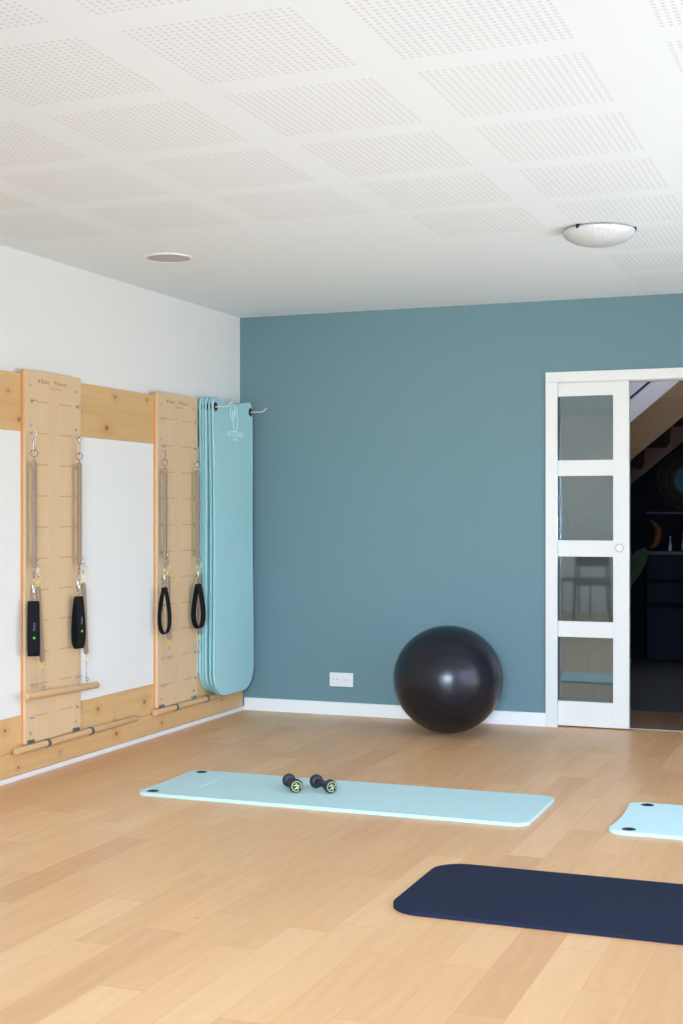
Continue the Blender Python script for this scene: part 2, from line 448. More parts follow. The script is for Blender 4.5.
# sliding door leaf: stiles and rails, four panes, round pull
Y0, Y1 = .030, .066
leafX0, leafX1, gX0, gX1 = 1.62, 2.462, 1.712, 2.370
panes = [(1.563, 1.938), (1.094, 1.471), (.620, .999), (.152, .528)]
b = nb(); box(b, gX1, leafX1, Y0, Y1, .008, 2.026); box(b, leafX0, gX0, Y0, Y1, .008, 2.026)
zs = [.008] + [v for p in reversed(panes) for v in p] + [2.026]
for i in range(0, len(zs), 2): box(b, gX0, gX1, Y0, Y1, zs[i], zs[i+1])
door = struct('door_1', b, DOORWHITE, 'white sliding door with four square glass panes, half open', 'door', bevel=.0015)
for z0, z1 in panes: link('glass_pane', bx(gX0, gX1, .045, .050, z0, z1), PANE, door)
pull = link('door_handle', lathe(nb(), [(0,.004),(.017,.004),(.019,.002),(.021,0),(.023,.001),(.026,.003),(.026,.006),(.023,.006),(.020,.006),(0,.0061)], 40,
     Matrix.Translation((2.408, Y0-.004, 1.052)) @ Matrix.Rotation(PI/2, 4, 'X')), STEEL, door, smooth=30)
link('pull_recess', lathe(nb(), [(0,0),(.019,0),(.019,.0015),(0,.0015)], 32, Matrix.Translation((2.408, Y0-.0086, 1.052)) @ Matrix.Rotation(PI/2, 4, 'X')), PLASTIC, pull, smooth=30)

# ------------------------------------------------------------------ timber rails on the left wall
def rail(label, y0, y1, z0, z1, screws):
    t = tag(link('timber_rail', bx(.0, .035, y0, y1, z0, z1), SPRUCE, bevel=.002), label, 'wooden rail', 'timber rails fixed to the left wall')
    for (y, z) in screws:
        link('screw', lathe(nb(), [(0,.0015),(.0045,.0015),(.006,0),(0,0)], 12, Matrix.Translation((.035, y, z)) @ Matrix.Rotation(PI/2, 4, 'Y')), STEEL, t, smooth=40)
    return t
scr = [(-1.62+dy, dz) for dy in (0,) for dz in (1.86, 1.78, 1.69)]
rail('upper knotty spruce rail running behind the tops of both springboards', -4.2, -1.16, 1.64, 1.912, scr + [(-2.9, 1.86), (-2.9, 1.69)])
rail('upper strip of lowest spruce rail, above the groove behind the foot dowels', -4.2, -.032, .138, .303, [(-1.62, .27), (-1.62, .2), (-2.9, .25), (-.2, .25)])
rail('bottom spruce rail just above the white skirting strip', -4.2, -.032, .026, .1365, [(-1.62, .11), (-2.16, .07), (-.9, .07), (-2.9, .07)])

struct('trim_5', bx(0, .0345, -4.2, -.032, .3035, 1.6395), WHITE_WALL, 'white infill panelling between the upper and lower timber rails', 'wall panel')
# ------------------------------------------------------------------ springboards
EZ = [1.785, 1.632, 1.483, 1.334, 1.184, 1.032, .885, .737, .587, .437, .287]
def eyebolt_bm():
    b = nb(); tube(b, [(0,0,0), (.013,0,0)], .0028, 8)
    tube(b, [(.0195+.0075*math.cos(a), .0, .0075*math.sin(a)) for a in [2*PI*k/18 for k in range(18)]], .0021, 7, True)
    tube(b, [(0,0,0), (.003,0,0)], .008, 14)
    return b
eye_mesh = None
def springboard(yc, label):
    global eye_mesh
    t = thing('pilates_springboard', label, 'springboard', (0, yc, .166), group='springboards on the left wall')
    link('board', bx(.0435, .058, -.241, .245, 0, 1.766), PLY, t, bevel=.0012)
    link('backing_board', bx(.0352, .0434, -.246, .245, .001, 1.764), SPRUCE_V, t)
    for s in (-1, 1):
        for z in EZ:
            if eye_mesh is None:
                o = link('eyebolt', eyebolt_bm(), STEEL, t, smooth=40); eye_mesh = o.data
            else:
                o = bpy.data.objects.new('eyebolt', eye_mesh); col.objects.link(o); o.parent = t
            o.location = (.058, s*.198+.004, z-.166); o.rotation_euler = (0, 0, math.radians(35))
        for z in (1.861, 1.670, .213):
            link('screw', lathe(nb(), [(0,.002),(.006,.002),(.009,0),(0,0)], 14, Matrix.Translation((.058, s*.198, z-.166)) @ Matrix.Rotation(PI/2, 4, 'Y')), STEEL, t, smooth=40)
        bb = nb(); box(bb, .058, .062, s*.198-.028, s*.198+.028, -.002, .016); box(bb, .062, .066, s*.198-.026, s*.198-.012, .001, .014); box(bb, .062, .066, s*.198+.012, s*.198+.026, .001, .014)
        link('bracket', bb, CLIPM, t, bevel=.001)
    R = (PI/2, 0, PI/2)
    text_mesh('maker_lettering', 'Basic', .030, BROWNPR, t, (.0583, -.072, 1.719), R, .0004, sp=1.25)
    text_mesh('maker_lettering', 'Pilates', .030, BROWNPR, t, (.0583, .062, 1.719), R, .0004, sp=1.35)
    text_mesh('maker_lettering', 'springboard', .014, BROWNPR, t, (.0583, .02, 1.693), R, .0002, sp=1.5)
    link('maker_emblem', lathe(nb(), [(0,.0008),(.008,.0008),(.008,0),(0,0)], 16, Matrix.Translation((.058, -.128, 1.719)) @ Matrix.Rotation(PI/2, 4, 'Y')), OLIVE, t)
    return t
B1, B2 = -2.235, -.952
springboard(B1, 'left plywood springboard with a wooden bar hanging across its lower part')
springboard(B2, 'right plywood springboard, right beside the hanging turquoise mats')

# springs
def coil_mesh(length, r, wire, pitch, seg=12):
    b = nb(); n = int(length/pitch*seg); pts = []
    for i in range(n+1):
        a = 2*PI*i/seg; taper = min(1, min(i, n-i)/(seg*2.0)*.5+.5)
        pts.append((r*taper*math.cos(a), r*taper*math.sin(a), -i*pitch/seg))
    rings = []
    for i, p in enumerate(pts):
        a = 2*PI*i/seg; R_ = Vector((math.cos(a), math.sin(a), 0))
        rings.append([b.verts.new(Vector(p)+R_*wire*math.cos(2*PI*k/5)+Vector((0,0,1))*wire*math.sin(2*PI*k/5)) for k in range(5)])
    for A, B in zip(rings, rings[1:]):
        for k in range(5): b.faces.new((A[k], A[(k+1) % 5], B[(k+1) % 5], B[k]))
    return b
def loop_bm(z0, z1, rw, wire=.0017):
    """open wire loop: a ring with a stem, from z0 (ring side) to z1 (coil side), lying in the yz plane"""
    b = nb(); s = 1 if z0 > z1 else -1
    cz = z0 - s*rw; pts = [(0, rw*math.sin(a), cz+s*rw*math.cos(a)) for a in [2*PI*k/24 for k in range(24)]]
    tube(b, pts, wire, 7, True); tube(b, [(0,0,cz-s*rw), (0,0,z1)], wire, 7)
    return b
def hook_bm(z0, z1):
    """small snap hook: swivel eye, stem, long closed hook, gate"""
    b = nb(); L = z0-z1; s = .006
    tube(b, [(0, s*math.sin(a), z0-s+s*math.cos(a)) for a in [2*PI*k/14 for k in range(14)]], .0016, 6, True)
    tube(b, [(0,0,z0-2*s), (0,0,z0-2*s-.01)], .0038, 8)
    h = L-2*s-.01; c = z1+h/2
    tube(b, [(0, .0085*math.sin(a), c+h/2*math.cos(a)) for a in [2*PI*k/20 for k in range(20)]], .0022, 7, True)
    tube(b, [(0, .0085, c+h*.22), (0, .0125, c)], .0018, 6)
    return b
cache = {}
def pilates_spring(name, label, y, ztop, zeye_top, zc0, zc1, zend, colour, group, dy=0, dx=0, x=.095):
    """wire loop, coil, wire loop, with the snap hook at the top"""
    t = thing(name, label, 'spring', (x, y, ztop), group=group)
    key = (round(zc0-zc1, 3))
    L = zc0-zc1; ang = math.atan2(dy, L); angx = math.atan2(dx, L)
    piv = zeye_top-ztop
    hk = link('snap_hook', hook_bm(0, piv-.008), CHROME, t, smooth=50)
    up = link('upper_loop', loop_bm(0, zc0-zeye_top, .017), colour, t, smooth=50, loc=(0,0,piv), rot=(0,0,-1.0))
    cm = cache.get(key)
    if cm is None:
        c = link('coil', coil_mesh(L, .0110, .0015, .0030), COILM, t, smooth=70); cache[key] = c.data
        link_core = None
    else:
        c = bpy.data.objects.new('coil', cm); col.objects.link(c); c.parent = t
    c.location = (0,0,zc0-ztop); c.rotation_euler = (ang, -angx, 0)
    end = (dx, dy, zc1-ztop)
    lo = link('lower_loop', loop_bm(zend-zc1, 0, .013), colour, t, smooth=50, loc=end, rot=(0,0,.9))
    return t

S = .2  # eyebolt columns sit 0.198 m either side of the board centre
upper = 'silver springs with purple loops'; lower = 'thin springs with yellow loops'
names = [(B1, -1, 'left side of the left springboard'), (B1, 1, 'right side of the left springboard'), (B2, -1, 'left side of the right springboard'), (B2, 1, 'right side of the right springboard')]
for yc, s, where in names:
    y = yc+s*.198-.026
    pilates_spring('coil_spring', 'long coil spring with purple loops, '+where, y, 1.632, 1.553, 1.505, .995, .953, PURPLE, upper)
    dy = {(B1,-1): .03, (B1,1): .02, (B2,-1): .012, (B2,1): -.012}[(yc, s)]
    y2 = y+{(B1,-1): .030, (B1,1): .036, (B2,-1): .028, (B2,1): .024}[(yc, s)]
    low = pilates_spring('coil_spring', 'short lower coil spring with yellow loops, '+where, y2, 1.032, .962, .905, .546, .512, YELLOW, lower, dy=dy, dx=.004, x=.096)
    # snap hook clipped to the lower spring's end
    link('snap_hook', hook_bm(0, -.098 if yc == B1 else -.085), CHROME, low, smooth=50, loc=(.004, dy, .515-1.032), rot=(0,0,.6))

# strap handles
def strap(label, y, x, ang, hw, bw, logo, ztop=.838, zbot=.585):
    t = thing('strap_handle', label, 'strap', (x, y, .955), (0,0,ang), 'black strap handles')
    link('snap_hook', hook_bm(0, -.09), CHROME, t, smooth=50, rot=(0,0,.3-ang))
    b = nb(); tube(b, [(.012*math.cos(a), 0, -.096+.010*math.sin(a)) for a in [2*PI*k/16 for k in range(16)]], .002, 7, True)
    link('ring', b, CHROME, t, smooth=50)
    zt, zb = ztop-.955, zbot-.955; Lh = zt-zb; n = 40; pts = []
    for k in range(n):
        a = 2*PI*k/n; v = (1-math.cos(a))/2           # 0 top .. 1 bottom
        wdt = hw*math.sin(a)*(.35+.65*v)*1.25
        pts.append((wdt, 0, zt-Lh*v))
    pr = [(bw/2, .0025), (-bw/2, .0025), (-bw/2, -.0025), (bw/2, -.0025)]
    b = nb(); tube(b, pts, 0, closed=True, up=(0,1,0), prof=pr)
    sp = link('webbing', b, STRAP, t, smooth=50, bevel=.0008)
    link('stitched_sleeve', bx(-.011, .011, -bw*.42, bw*.42, zt-.035, zt+.004), STRAP, t, bevel=.003)
    if logo:
        # printed mark on the outer face of the band
        def bx_at(v):
            a = math.acos(1-2*v); return hw*math.sin(a)*(.35+.65*v)*1.25+.0032
        lx = bx_at(.62)
        b = nb(); g = bx_at(.66); box(b, g-.0006, g+.0006, -.005, .005, zt-.172, zt-.162)
        link('green_mark', b, GREEN, t)
        text_mesh('lettering', 'Pilates', .019, DIMPRINT, t, (bx_at(.47), 0, zt-.120), (PI/2, -PI/2, PI/2), .0005)
    return t
a1 = math.atan2(5.75, -3.7)  # direction from the camera to the first board
strap('black webbing strap seen flat on, leftmost, on the left springboard', B1-.242, .104, math.radians(-50), .026, .054, True)
strap('black webbing strap with a narrow gap, on the right side of the left springboard', B1+.150, .104, math.radians(-22), .028, .048, True)
strap('open looped black strap on the left side of the right springboard', B2-.256, .110, math.radians(4), .034, .044, None)
strap('open looped black strap overlapping the edge of the turquoise mats', B2+.146, .115, math.radians(-6), .036, .046, None)
# white stroke + green dot on the strap of the second column
# hanging bar
t = thing('roll_down_bar', 'turned wooden bar hanging across the left springboard from two springs', 'wooden bar', (.104, B1+.012, .392))
link('rod', rod(nb(), (0,-.315,.009), (0,.315,-.009), .0165, 24, .004), DOWEL, t, smooth=50)
for y in (-.169, .221):
    b = nb(); tube(b, [(.0, y, .016), (0, y, .02)], .006, 10); tube(b, [(0, y+.009*math.sin(a), .03+.009*math.cos(a)) for a in [2*PI*k/16 for k in range(16)]], .0022, 7, True)
    link('eye_hook', b, STEEL, t, smooth=50)
# foot dowels in clips
def dowel(label, y0, y1, clips):
    t = thing('foot_dowel', label, 'wooden bar', (.062, (y0+y1)/2, .146), group='dowels clipped along the lowest rail')
    m = (y0+y1)/2
    link('rod', rod(nb(), (0, y0-m, 0), (0, y1-m, 0), .0165, 24, .003), DOWEL, t, smooth=50)
    for y in clips:
        b = nb(); tube(b, [(.019*math.cos(a), y-m, .019*math.sin(a)) for a in [math.radians(-150+300*k/16) for k in range(17)]], 0, up=(0,1,0), prof=[(.011,.0015),(-.011,.0015),(-.011,-.0015),(.011,-.0015)])
        box(b, -.027, -.0175, y-m-.011, y-m+.011, -.012, .012)
        link('clip', b, CLIPM, t)
    return t
dowel('round wooden dowel clipped low on the rail below the left springboard', -2.56, -1.44, (-2.30, -1.905))
dowel('round wooden dowel clipped low on the rail below the right springboard', -1.235, -.34, (-.99, -.60))

# ------------------------------------------------------------------ mats
def mat_bm(L, W, T, r0, r1, con0=0, con1=0, disp=None, nu=90, nv=26):
    """mat lying in xy, x along its length; end radii r0, r1; con = how far the end edge curves in"""
    def halfw(x):
        for r, d in ((r0, x), (r1, L-x)):
            if d < r: return W/2-r+math.sqrt(max(0, r*r-(r-d)**2))
        return W/2
    xs = []
    for i in range(nu+1):
        s = i/nu; xs.append(L*(.5-.5*math.cos(PI*s)) if False else L*s)
    ex = [.0, .0015, .005, .011, .02, .031, .045, .06, .08, .11]
    xs = sorted(set([round(v, 5) for v in xs if .13 < v < L-.13] + ex + [round(L-e, 5) for e in ex]))
    b = nb(); top = []; bot = []
    for x in xs:
        h = halfw(x); ra = []; rb = []
        for j in range(nv+1):
            y = -h+2*h*j/nv
            q = max(0, 1-(2*y/(W*.82))**2)
            xx = x + con0*q*max(0, 1-x/.25) - con1*q*max(0, 1-(L-x)/.25)
            p = Vector((xx, y, T)); p2 = Vector((xx, y, 0))
            if disp: 
                d = disp(xx, y); p += d; p2 += d
            ra.append(b.verts.new(p)); rb.append(b.verts.new(p2))
        top.append(ra); bot.append(rb)
    n = len(xs)
    for i in range(n-1):
        for j in range(nv):
            b.faces.new((top[i][j], top[i+1][j], top[i+1][j+1], top[i][j+1]))
            b.faces.new((bot[i][j], bot[i][j+1], bot[i+1][j+1], bot[i+1][j]))
        b.faces.new((bot[i][0], bot[i+1][0], top[i+1][0], top[i][0]))
        b.faces.new((bot[i][nv], top[i][nv], top[i+1][nv], bot[i+1][nv]))
    for j in range(nv):
        b.faces.new((bot[0][j], top[0][j], top[0][j+1], bot[0][j+1]))
        b.faces.new((bot[-1][j], bot[-1][j+1], top[-1][j+1], top[-1][j]))
    return b
def eyelet_bm(T):
    b = nb(); lathe(b, [(.015, T+.0002), (.0155, T+.0014), (.025, T+.0014), (.0275, T+.0002), (.0275, T-.001), (.015, T-.001)], 28)
    bot = [(v[0], v[1]) for v in ()]
    return b
def add_eyelet(t, x, y, T, dz=0):
    e = link('eyelet', eyelet_bm(T), EYELET, t, smooth=50, loc=(x, y, dz))
    link('eyelet_hole', lathe(nb(), [(0, T+.0004), (.0152, T+.0004), (.0152, T-.0004), (0, T-.0004)], 20), EYEHOLE, e)
    return e
def floor_mat(label, mat, x, y, rot, L, W, T, r0, r1, con0, eyes, group=None):
    t = thing('exercise_mat', label, 'exercise mat', (x, y, 0), (0,0,rot), group)
    link('mat_body', mat_bm(L, W, T, r0, r1, con0), mat, t, smooth=55, bevel=.0025)
    if eyes:
        for s in (-1, 1): add_eyelet(t, eyes, s*.240, T)
    return t
m1 = floor_mat('long aqua mat lying flat under the pair of dumbbells', AQUA, .712, -2.312, math.radians(.2), 1.775, .575, .015, .055, .055, .012, .066)
m3 = floor_mat('pale aqua mat with two black eyelets, cut off by the right edge', AQUA2, 2.803, -2.297, 0, 1.85, .575, .015, .055, .055, .014, .080)
m2 = floor_mat('dark navy mat lying nearest the camera', NAVYMAT, 2.342, -3.592, math.radians(.3), 1.85, .62, .015, .11, .11, 0, 0)
link('dimple', lathe(nb(), [(0, .0153), (.006, .0157), (.009, .0150), (0, .0149)], 16, None), EYEHOLE, m2, smooth=50, loc=(.455, -.03, 0))
# faint pale print on the two aqua mats
for m in (m1, m3):
    text_mesh('printed_logo', 'LE STUDIO', .045, foam('faint_print', (186, 222, 228)) if 'faint_print' not in bpy.data.materials else bpy.data.materials['faint_print'], m, (.22, 0, .0152), (0, 0, -PI/2), .0002)

# hanging mats: length runs down the wall; local x -> down, local y -> along wall, local z -> into the room
def hung(i, n, x0, ybase, L, label, swing, wob, mat):
    T = .014
    def disp(x, y):
        s = x/L
        sag = .016*max(0, 1-(y/.24)**2)*max(0, 1-x/.25)       # the top edge dips between the hooks
        bulge = wob*math.sin(PI*s*1.15)*.018 + swing*s**1.5
        pull = -.028*math.exp(-((s-.45)/.3)**2)*max(0, y/.27)
        return Vector((sag, wob*.006*math.sin(6*s)+pull, bulge - .012*max(0, 1-(y/.24)**2)*max(0, 1-x/.5)*(i/n)))
    t = thing('hanging_exercise_mat', label, 'exercise mat', (x0, ybase, 1.948), (0, 0, 0), 'turquoise mats hung on the hooks')
    M = Matrix(((0,0,1,0),(0,1,0,0),(-1,0,0,0),(0,0,0,1)))
    b = mat_bm(L, .555, T, .055, .15, .01, 0, disp); bmesh.ops.transform(b, matrix=M, verts=b.verts[:])
    link('mat_body', b, mat, t, smooth=55, bevel=.003)
    return t, disp, M
HOOKZ = 1.885; hl = ['rearmost of the hung turquoise mats, flat against the wall', 'second hung turquoise mat out from the wall', 'middle one of the five hung turquoise mats', 'hung turquoise mat directly behind the front one', 'front hung turquoise mat with black eyelets and a pale logo']
xs = [.040, .058, .076, .096, .1165]; sw = [0, 0, 0.0, .012, .014]; Ls = [1.77, 1.775, 1.775, 1.79, 1.79]
yb = [-.375, -.374, -.373, -.370, -.367]
for i in range(5):
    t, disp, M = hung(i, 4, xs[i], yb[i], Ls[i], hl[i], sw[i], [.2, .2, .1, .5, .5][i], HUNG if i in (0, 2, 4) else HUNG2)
    for s in (-1, 1):
        d = disp(.053, s*.249)
        e = link('eyelet', eyelet_bm(.014), EYELET, t, smooth=50)
        e.matrix_local = Matrix.Translation((d.z, s*.249+d.y, -.063)) @ M
        h = link('eyelet_hole', lathe(nb(), [(0, .0144), (.0152, .0144), (.0152, .0136), (0, .0136)], 20), EYEHOLE, e)
    if i == 4:
        d = disp(.15, 0)
        X0 = max(disp(.06+.01*q, 0).z for q in range(22)) + .0148; R = (PI/2, 0, PI/2)
        b = nb()
        def arc(cy, cz, ry, rz, a0, a1, n=26): return [(0, cy+ry*math.sin(math.radians(a0+(a1-a0)*k/n)), cz+rz*math.cos(math.radians(a0+(a1-a0)*k/n))) for k in range(n+1)]
        tube(b, arc(-.02, .03, .032, .048, -20, 330), .0018, 5)
        tube(b, arc(-.015, .022, .012, .02, 0, 330), .0018, 5)
        tube(b, arc(.01, -.01, .038, .078, 0, 200), .0018, 5)
        tube(b, [(0,-.02,0), (0,-.014,-.05), (0,.01,-.085), (0,.03,-.085)], .0018, 5)
        lg = link('printed_logo', b, PRINT, t, loc=(X0+.0002, .010, -.110))
        text_mesh('lettering', 'LE STUDIO', .047, PRINT, lg, (0, .016, -.103), R, .0004)
        text_mesh('lettering', 'PILATES', .020, PRINT, lg, (0, .018, -.135), R, .0004)
# hooks
for y, lab in ((-.618, 'bare metal hook arm sticking out through the left eyelets of the mats'), (-.119, 'bare metal hook arm sticking out through the right eyelets of the mats')):
    t = thing('wall_hook', lab, 'hook', (0, y, HOOKZ), group='hooks carrying the hung mats')
    link('hook_arm', tube(nb(), [(.004,0,0), (.12,0,0), (.205,0,.0), (.216,0,.003), (.238,.002,.022), (.242,.002,.026)], .0048, 10), HOOKM, t, smooth=60)
    link('mount_plate', bx(0, .004, -.016, .016, -.03, .03), CHROME, t, bevel=.002)

# ------------------------------------------------------------------ ball, dumbbells, socket, ceiling fittings
b = nb(); R0 = .312; prof = [(R0*math.sin(PI*k/72), -R0*math.cos(PI*k/72)) for k in range(73)]
prof[0] = (0, -R0); prof[-1] = (0, R0)
lathe(b, prof, 96)
q = Vector((0,0,1)).rotation_difference(BAX)
BM = Matrix.Diagonal((1.002, 1.002, .977, 1)) @ q.to_matrix().to_4x4()
bmesh.ops.transform(b, matrix=BM, verts=b.verts[:])
ball = link('exercise_ball', b, BALL, smooth=60, loc=(1.512, -.425, .306))
tag(ball, 'large black inflatable gym ball on the floor before the teal wall', 'exercise ball')
link('valve_plug', lathe(nb(), [(0, R0+.002), (.005, R0+.002), (.006, R0+.0005), (.006, R0-.004), (0, R0-.004)], 16, BM), RUBBER, ball, smooth=40)

def dumbbell(label, p0, p1):
    a, c = Vector(p0), Vector(p1); d = c-a; L = d.length
    t = thing('dumbbell', label, 'dumbbell', ((a.x+c.x)/2, (a.y+c.y)/2, .0465), (0, 0, math.atan2(d.y, d.x)), 'pair of small dumbbells on the aqua mat')
    MX = Matrix.Rotation(PI/2, 4, 'Y')
    link('handle', lathe(nb(), [(0,-L/2),(.0155,-L/2),(.0150,-L*.25),(.0165,0),(.0150,L*.25),(.0155,L/2),(0,L/2)], 24, MX), RUBBER, t, smooth=50)
    for s in (-1, 1):
        pr = [(0,-.018),(.015,-.018),(.0235,-.016),(.029,-.010),(.0302,-.003),(.0302,.006),(.028,.014),(.0262,.0165),(.024,.0165),(.0235,.0155),(0,.0155)]
        h = link('head', lathe(nb(), pr, 36, Matrix.Translation((s*L/2,0,0)) @ Matrix.Rotation(s*PI/2, 4, 'Y')), RUBBER, t, smooth=35)
        if s > 0:
            b = nb(); X = L/2+.0168
            tube(b, [(X, .0215*math.cos(k*PI/20), .0215*math.sin(k*PI/20)) for k in range(-3, 34)], .0015, 5)
            for pts in ([(-.004,.014),(-.002,.010),(.001,.012)], [(-.013,.004),(0,.006),(.013,.003)], [(0,.006),(.002,-.003),(-.010,-.013)], [(.002,-.003),(.012,-.004)], [(.0,-.006),(.008,-.014)]):
                tube(b, [(X, y_, z_) for y_, z_ in pts], .0021, 5)
            link('end_emblem', b, LIME, h)
    return t
dumbbell('left black dumbbell of the pair, nearer the mat end with eyelets', (1.313, -2.258), (1.390, -2.362))
dumbbell('right black dumbbell of the pair, lying more sideways', (1.436, -2.232), (1.536, -2.318))

t = thing('wall_socket', 'white double power socket low on the teal wall', 'power socket', (.697, 0, .22))
link('cover_plate', bx(-.078, .078, -.009, 0, -.043, .043), PLASTIC, t, bevel=.003)
for s in (-1, 1):
    f = link('socket_face', lathe(nb(), [(0,0),(.019,0),(.0205,.0005),(.0215,.0025),(.0215,0),(.023,0),(.023,-.002),(0,-.002)], 28, Matrix.Translation((s*.036, -.0095, 0)) @ Matrix.Rotation(PI/2, 4, 'X')), PLASTIC, t, smooth=30)
    b = nb()
    for u in (-1, 1): rod(b, (s*.036+u*.0095, -.0108, 0), (s*.036+u*.0095, -.0098, 0), .0025, 10)
    link('contact_holes', b, DARKM, f)

t = thing('ceiling_speaker', 'flat round grey speaker grille flush in the ceiling', 'speaker', (.575, -2.025, H))
link('grille', lathe(nb(), [(0,-.006),(.09,-.006),(.104,-.005),(.106,-.003),(.106,0),(0,0)], 48), GREYPL, t, smooth=30)
link('rim', lathe(nb(), [(.107,0),(.107,-.006),(.110,-.008),(.116,-.007),(.118,0)], 48), PLASTIC, t, smooth=40)
t = thing('ceiling_lamp', 'shallow frosted glass dome lamp on the ceiling', 'ceiling lamp', (2.655, -1.94, H))
prof = [(0, -.075)]+[(.157*math.sin(a), -.012-.063*math.cos(a)) for a in [math.radians(k*6) for k in range(1, 15)]]+[(.1575,-.012),(.155,-.009),(.15,-.012)]
link('glass_shade', lathe(nb(), prof, 80), LAMPG, t, smooth=40)
link('base_plate', lathe(nb(), [(0,-.004),(.13,-.004),(.135,0),(0,0)], 48), PLASTIC, t, smooth=30)
link('lamp_core', lathe(nb(), [(0,-.03),(.05,-.03),(.05,-.004),(0,-.004)], 24), PLASTIC, t, smooth=30)
for k in (0, 1, 2):
    a = math.radians(5+120*k); b = nb(); r = .157
    box(b, r-.012, r+.004, -.006, .006, -.018, 0); bmesh.ops.rotate(b, verts=b.verts[:], cent=(0,0,0), matrix=Matrix.Rotation(a, 3, 'Z'))
    link('clip', b, DARKM, t)

# ------------------------------------------------------------------ chairs at the far end behind the camera (seen in the door panes)
def chair(x, y, rz, label):
    t = thing('side_chair', label, 'chair', (x, y, 0), (0,0,rz), 'dark chairs at the window end of the room')
    link('seat', bx(-.22,.22,-.21,.21,.415,.45), CHAIRM, t, bevel=.01)
    link('backrest', bx(-.20,.20,.185,.205,.62,.86), CHAIRM, t, bevel=.008)
    for sx in (-1, 1):
        link('leg', rod(nb(), (sx*.2,-.19,.415), (sx*.21,-.21,0), .011, 10), DARKM, t, smooth=50)
        link('leg', tube(nb(), [(sx*.21,.22,0),(sx*.195,.195,.43),(sx*.19,.2,.86)], .011, 10), DARKM, t, smooth=50)
    return t
chair(.72, -7.95, math.radians(170), 'dark side chair at the rear, its seat reflected in the door pane')
chair(.45, -8.85, math.radians(200), 'dark side chair next to the rear left corner')

# ------------------------------------------------------------------ the hall behind the doorway
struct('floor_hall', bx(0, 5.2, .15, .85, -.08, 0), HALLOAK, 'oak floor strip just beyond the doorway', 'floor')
struct('floor_hall_tiles', bx(0, 5.2, .85, 4.5, -.08, 0), TILES, 'dark grey tiled floor of the room beyond', 'floor')
struct('wall_hall_back', bx(0, 5.2, 4.37, 4.5, 0, 3.6), NAVYWALL, 'dark navy wall beyond the doorway', 'wall')
struct('wall_hall_left', bx(-.15, 0, .12, 4.5, 0, 3.6), NAVYWALL, 'dark left wall of the room beyond', 'wall')
struct('wall_hall_right', bx(5.2, 5.35, .12, 4.5, 0, 3.6), NAVYWALL, 'dark right wall of the room beyond', 'wall')
struct('ceiling_hall', bx(0, 5.2, .12, 4.5, 3.6, 3.7), NAVYWALL, 'ceiling of the room beyond', 'ceiling')
struct('trim_4', bx(1.90, 4.6, 4.355, 4.37, 1.245, 1.262), NAVYTOP, 'thin dado ledge on the navy wall', 'trim')

# staircase
SL = .83
def zl(x, z0, x0): return z0+SL*(x-x0)
st = thing('staircase', 'oak staircase rising to the right inside the dark hall', 'staircase', (1.2, 2.6, 0))
def sp(x): return x-1.2
def stringer(y0, y1, zt, zb, name, mat):
    # zt, zb: heights of the top and bottom edge at x = 2.3
    xa, xb = .02, 3.6
    pts = [(sp(xa), max(0, zl(xa, zt, 2.3))), (sp(xa), max(0, zl(xa, zb, 2.3))), (sp(xb), zl(xb, zb, 2.3)), (sp(xb), zl(xb, zt, 2.3))]
    x0 = 2.3-zb/SL
    return link(name, prism(nb(), [(sp(max(xa, x0)), max(0, zl(max(xa, x0), zb, 2.3)))] + pts[2:] + pts[:1], 'y', y0-2.6, y1-2.6), mat, st)
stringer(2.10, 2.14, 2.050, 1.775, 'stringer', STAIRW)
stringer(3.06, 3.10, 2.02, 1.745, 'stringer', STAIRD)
run, rise = .2, .166
x, z = 2.067-.2*9, 1.631-.166*9
for k in range(17):
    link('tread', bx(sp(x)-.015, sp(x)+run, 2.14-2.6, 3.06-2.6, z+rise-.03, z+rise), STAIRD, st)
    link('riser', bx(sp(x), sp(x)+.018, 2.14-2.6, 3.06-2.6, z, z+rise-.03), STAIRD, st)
    x += run; z += rise
# white panelled side above the stair with its dark rail
b = prism(nb(), [(1.94, zl(1.94, 1.99, 2.3)), (3.6, zl(3.6, 1.99, 2.3)), (3.6, 3.55), (1.94, 3.55)], 'y', 3.101, 3.14)
struct('wall_hall_stair', b, GREYCEIL, 'pale wall above the staircase', 'wall')
t = thing('handrail', 'thin dark handrail slanting up the pale wall over the stairs', 'handrail', (2.0, 3.09, 2.195))
link('rail', prism(nb(), [(-.07, -.07*SL-.009), (1.4, 1.4*SL-.009), (1.4, 1.4*SL+.009), (-.07, -.07*SL+.009)], 'y', -.008, .008), DARKM, t)

# sideboard
t = thing('sideboard', 'dark navy sideboard with drawers against the navy wall', 'cabinet', (3.2, 4.08, 0))
link('carcass', bx(-1.215, 1.2, -.27, .28, .0, .90), NAVYWALL, t)
link('worktop', bx(-1.235, 1.22, -.30, .28, .902, .932), NAVYTOP, t, bevel=.002)
for i in range(3):
    xa = -1.205+i*.8
    for z0, z1 in ((.700, .893), (.500, .662), (.02, .455)):
        dr = link('drawer', bx(xa, xa+.79, -.292, -.2705, z0, z1), NAVYCAB, t, bevel=.002)
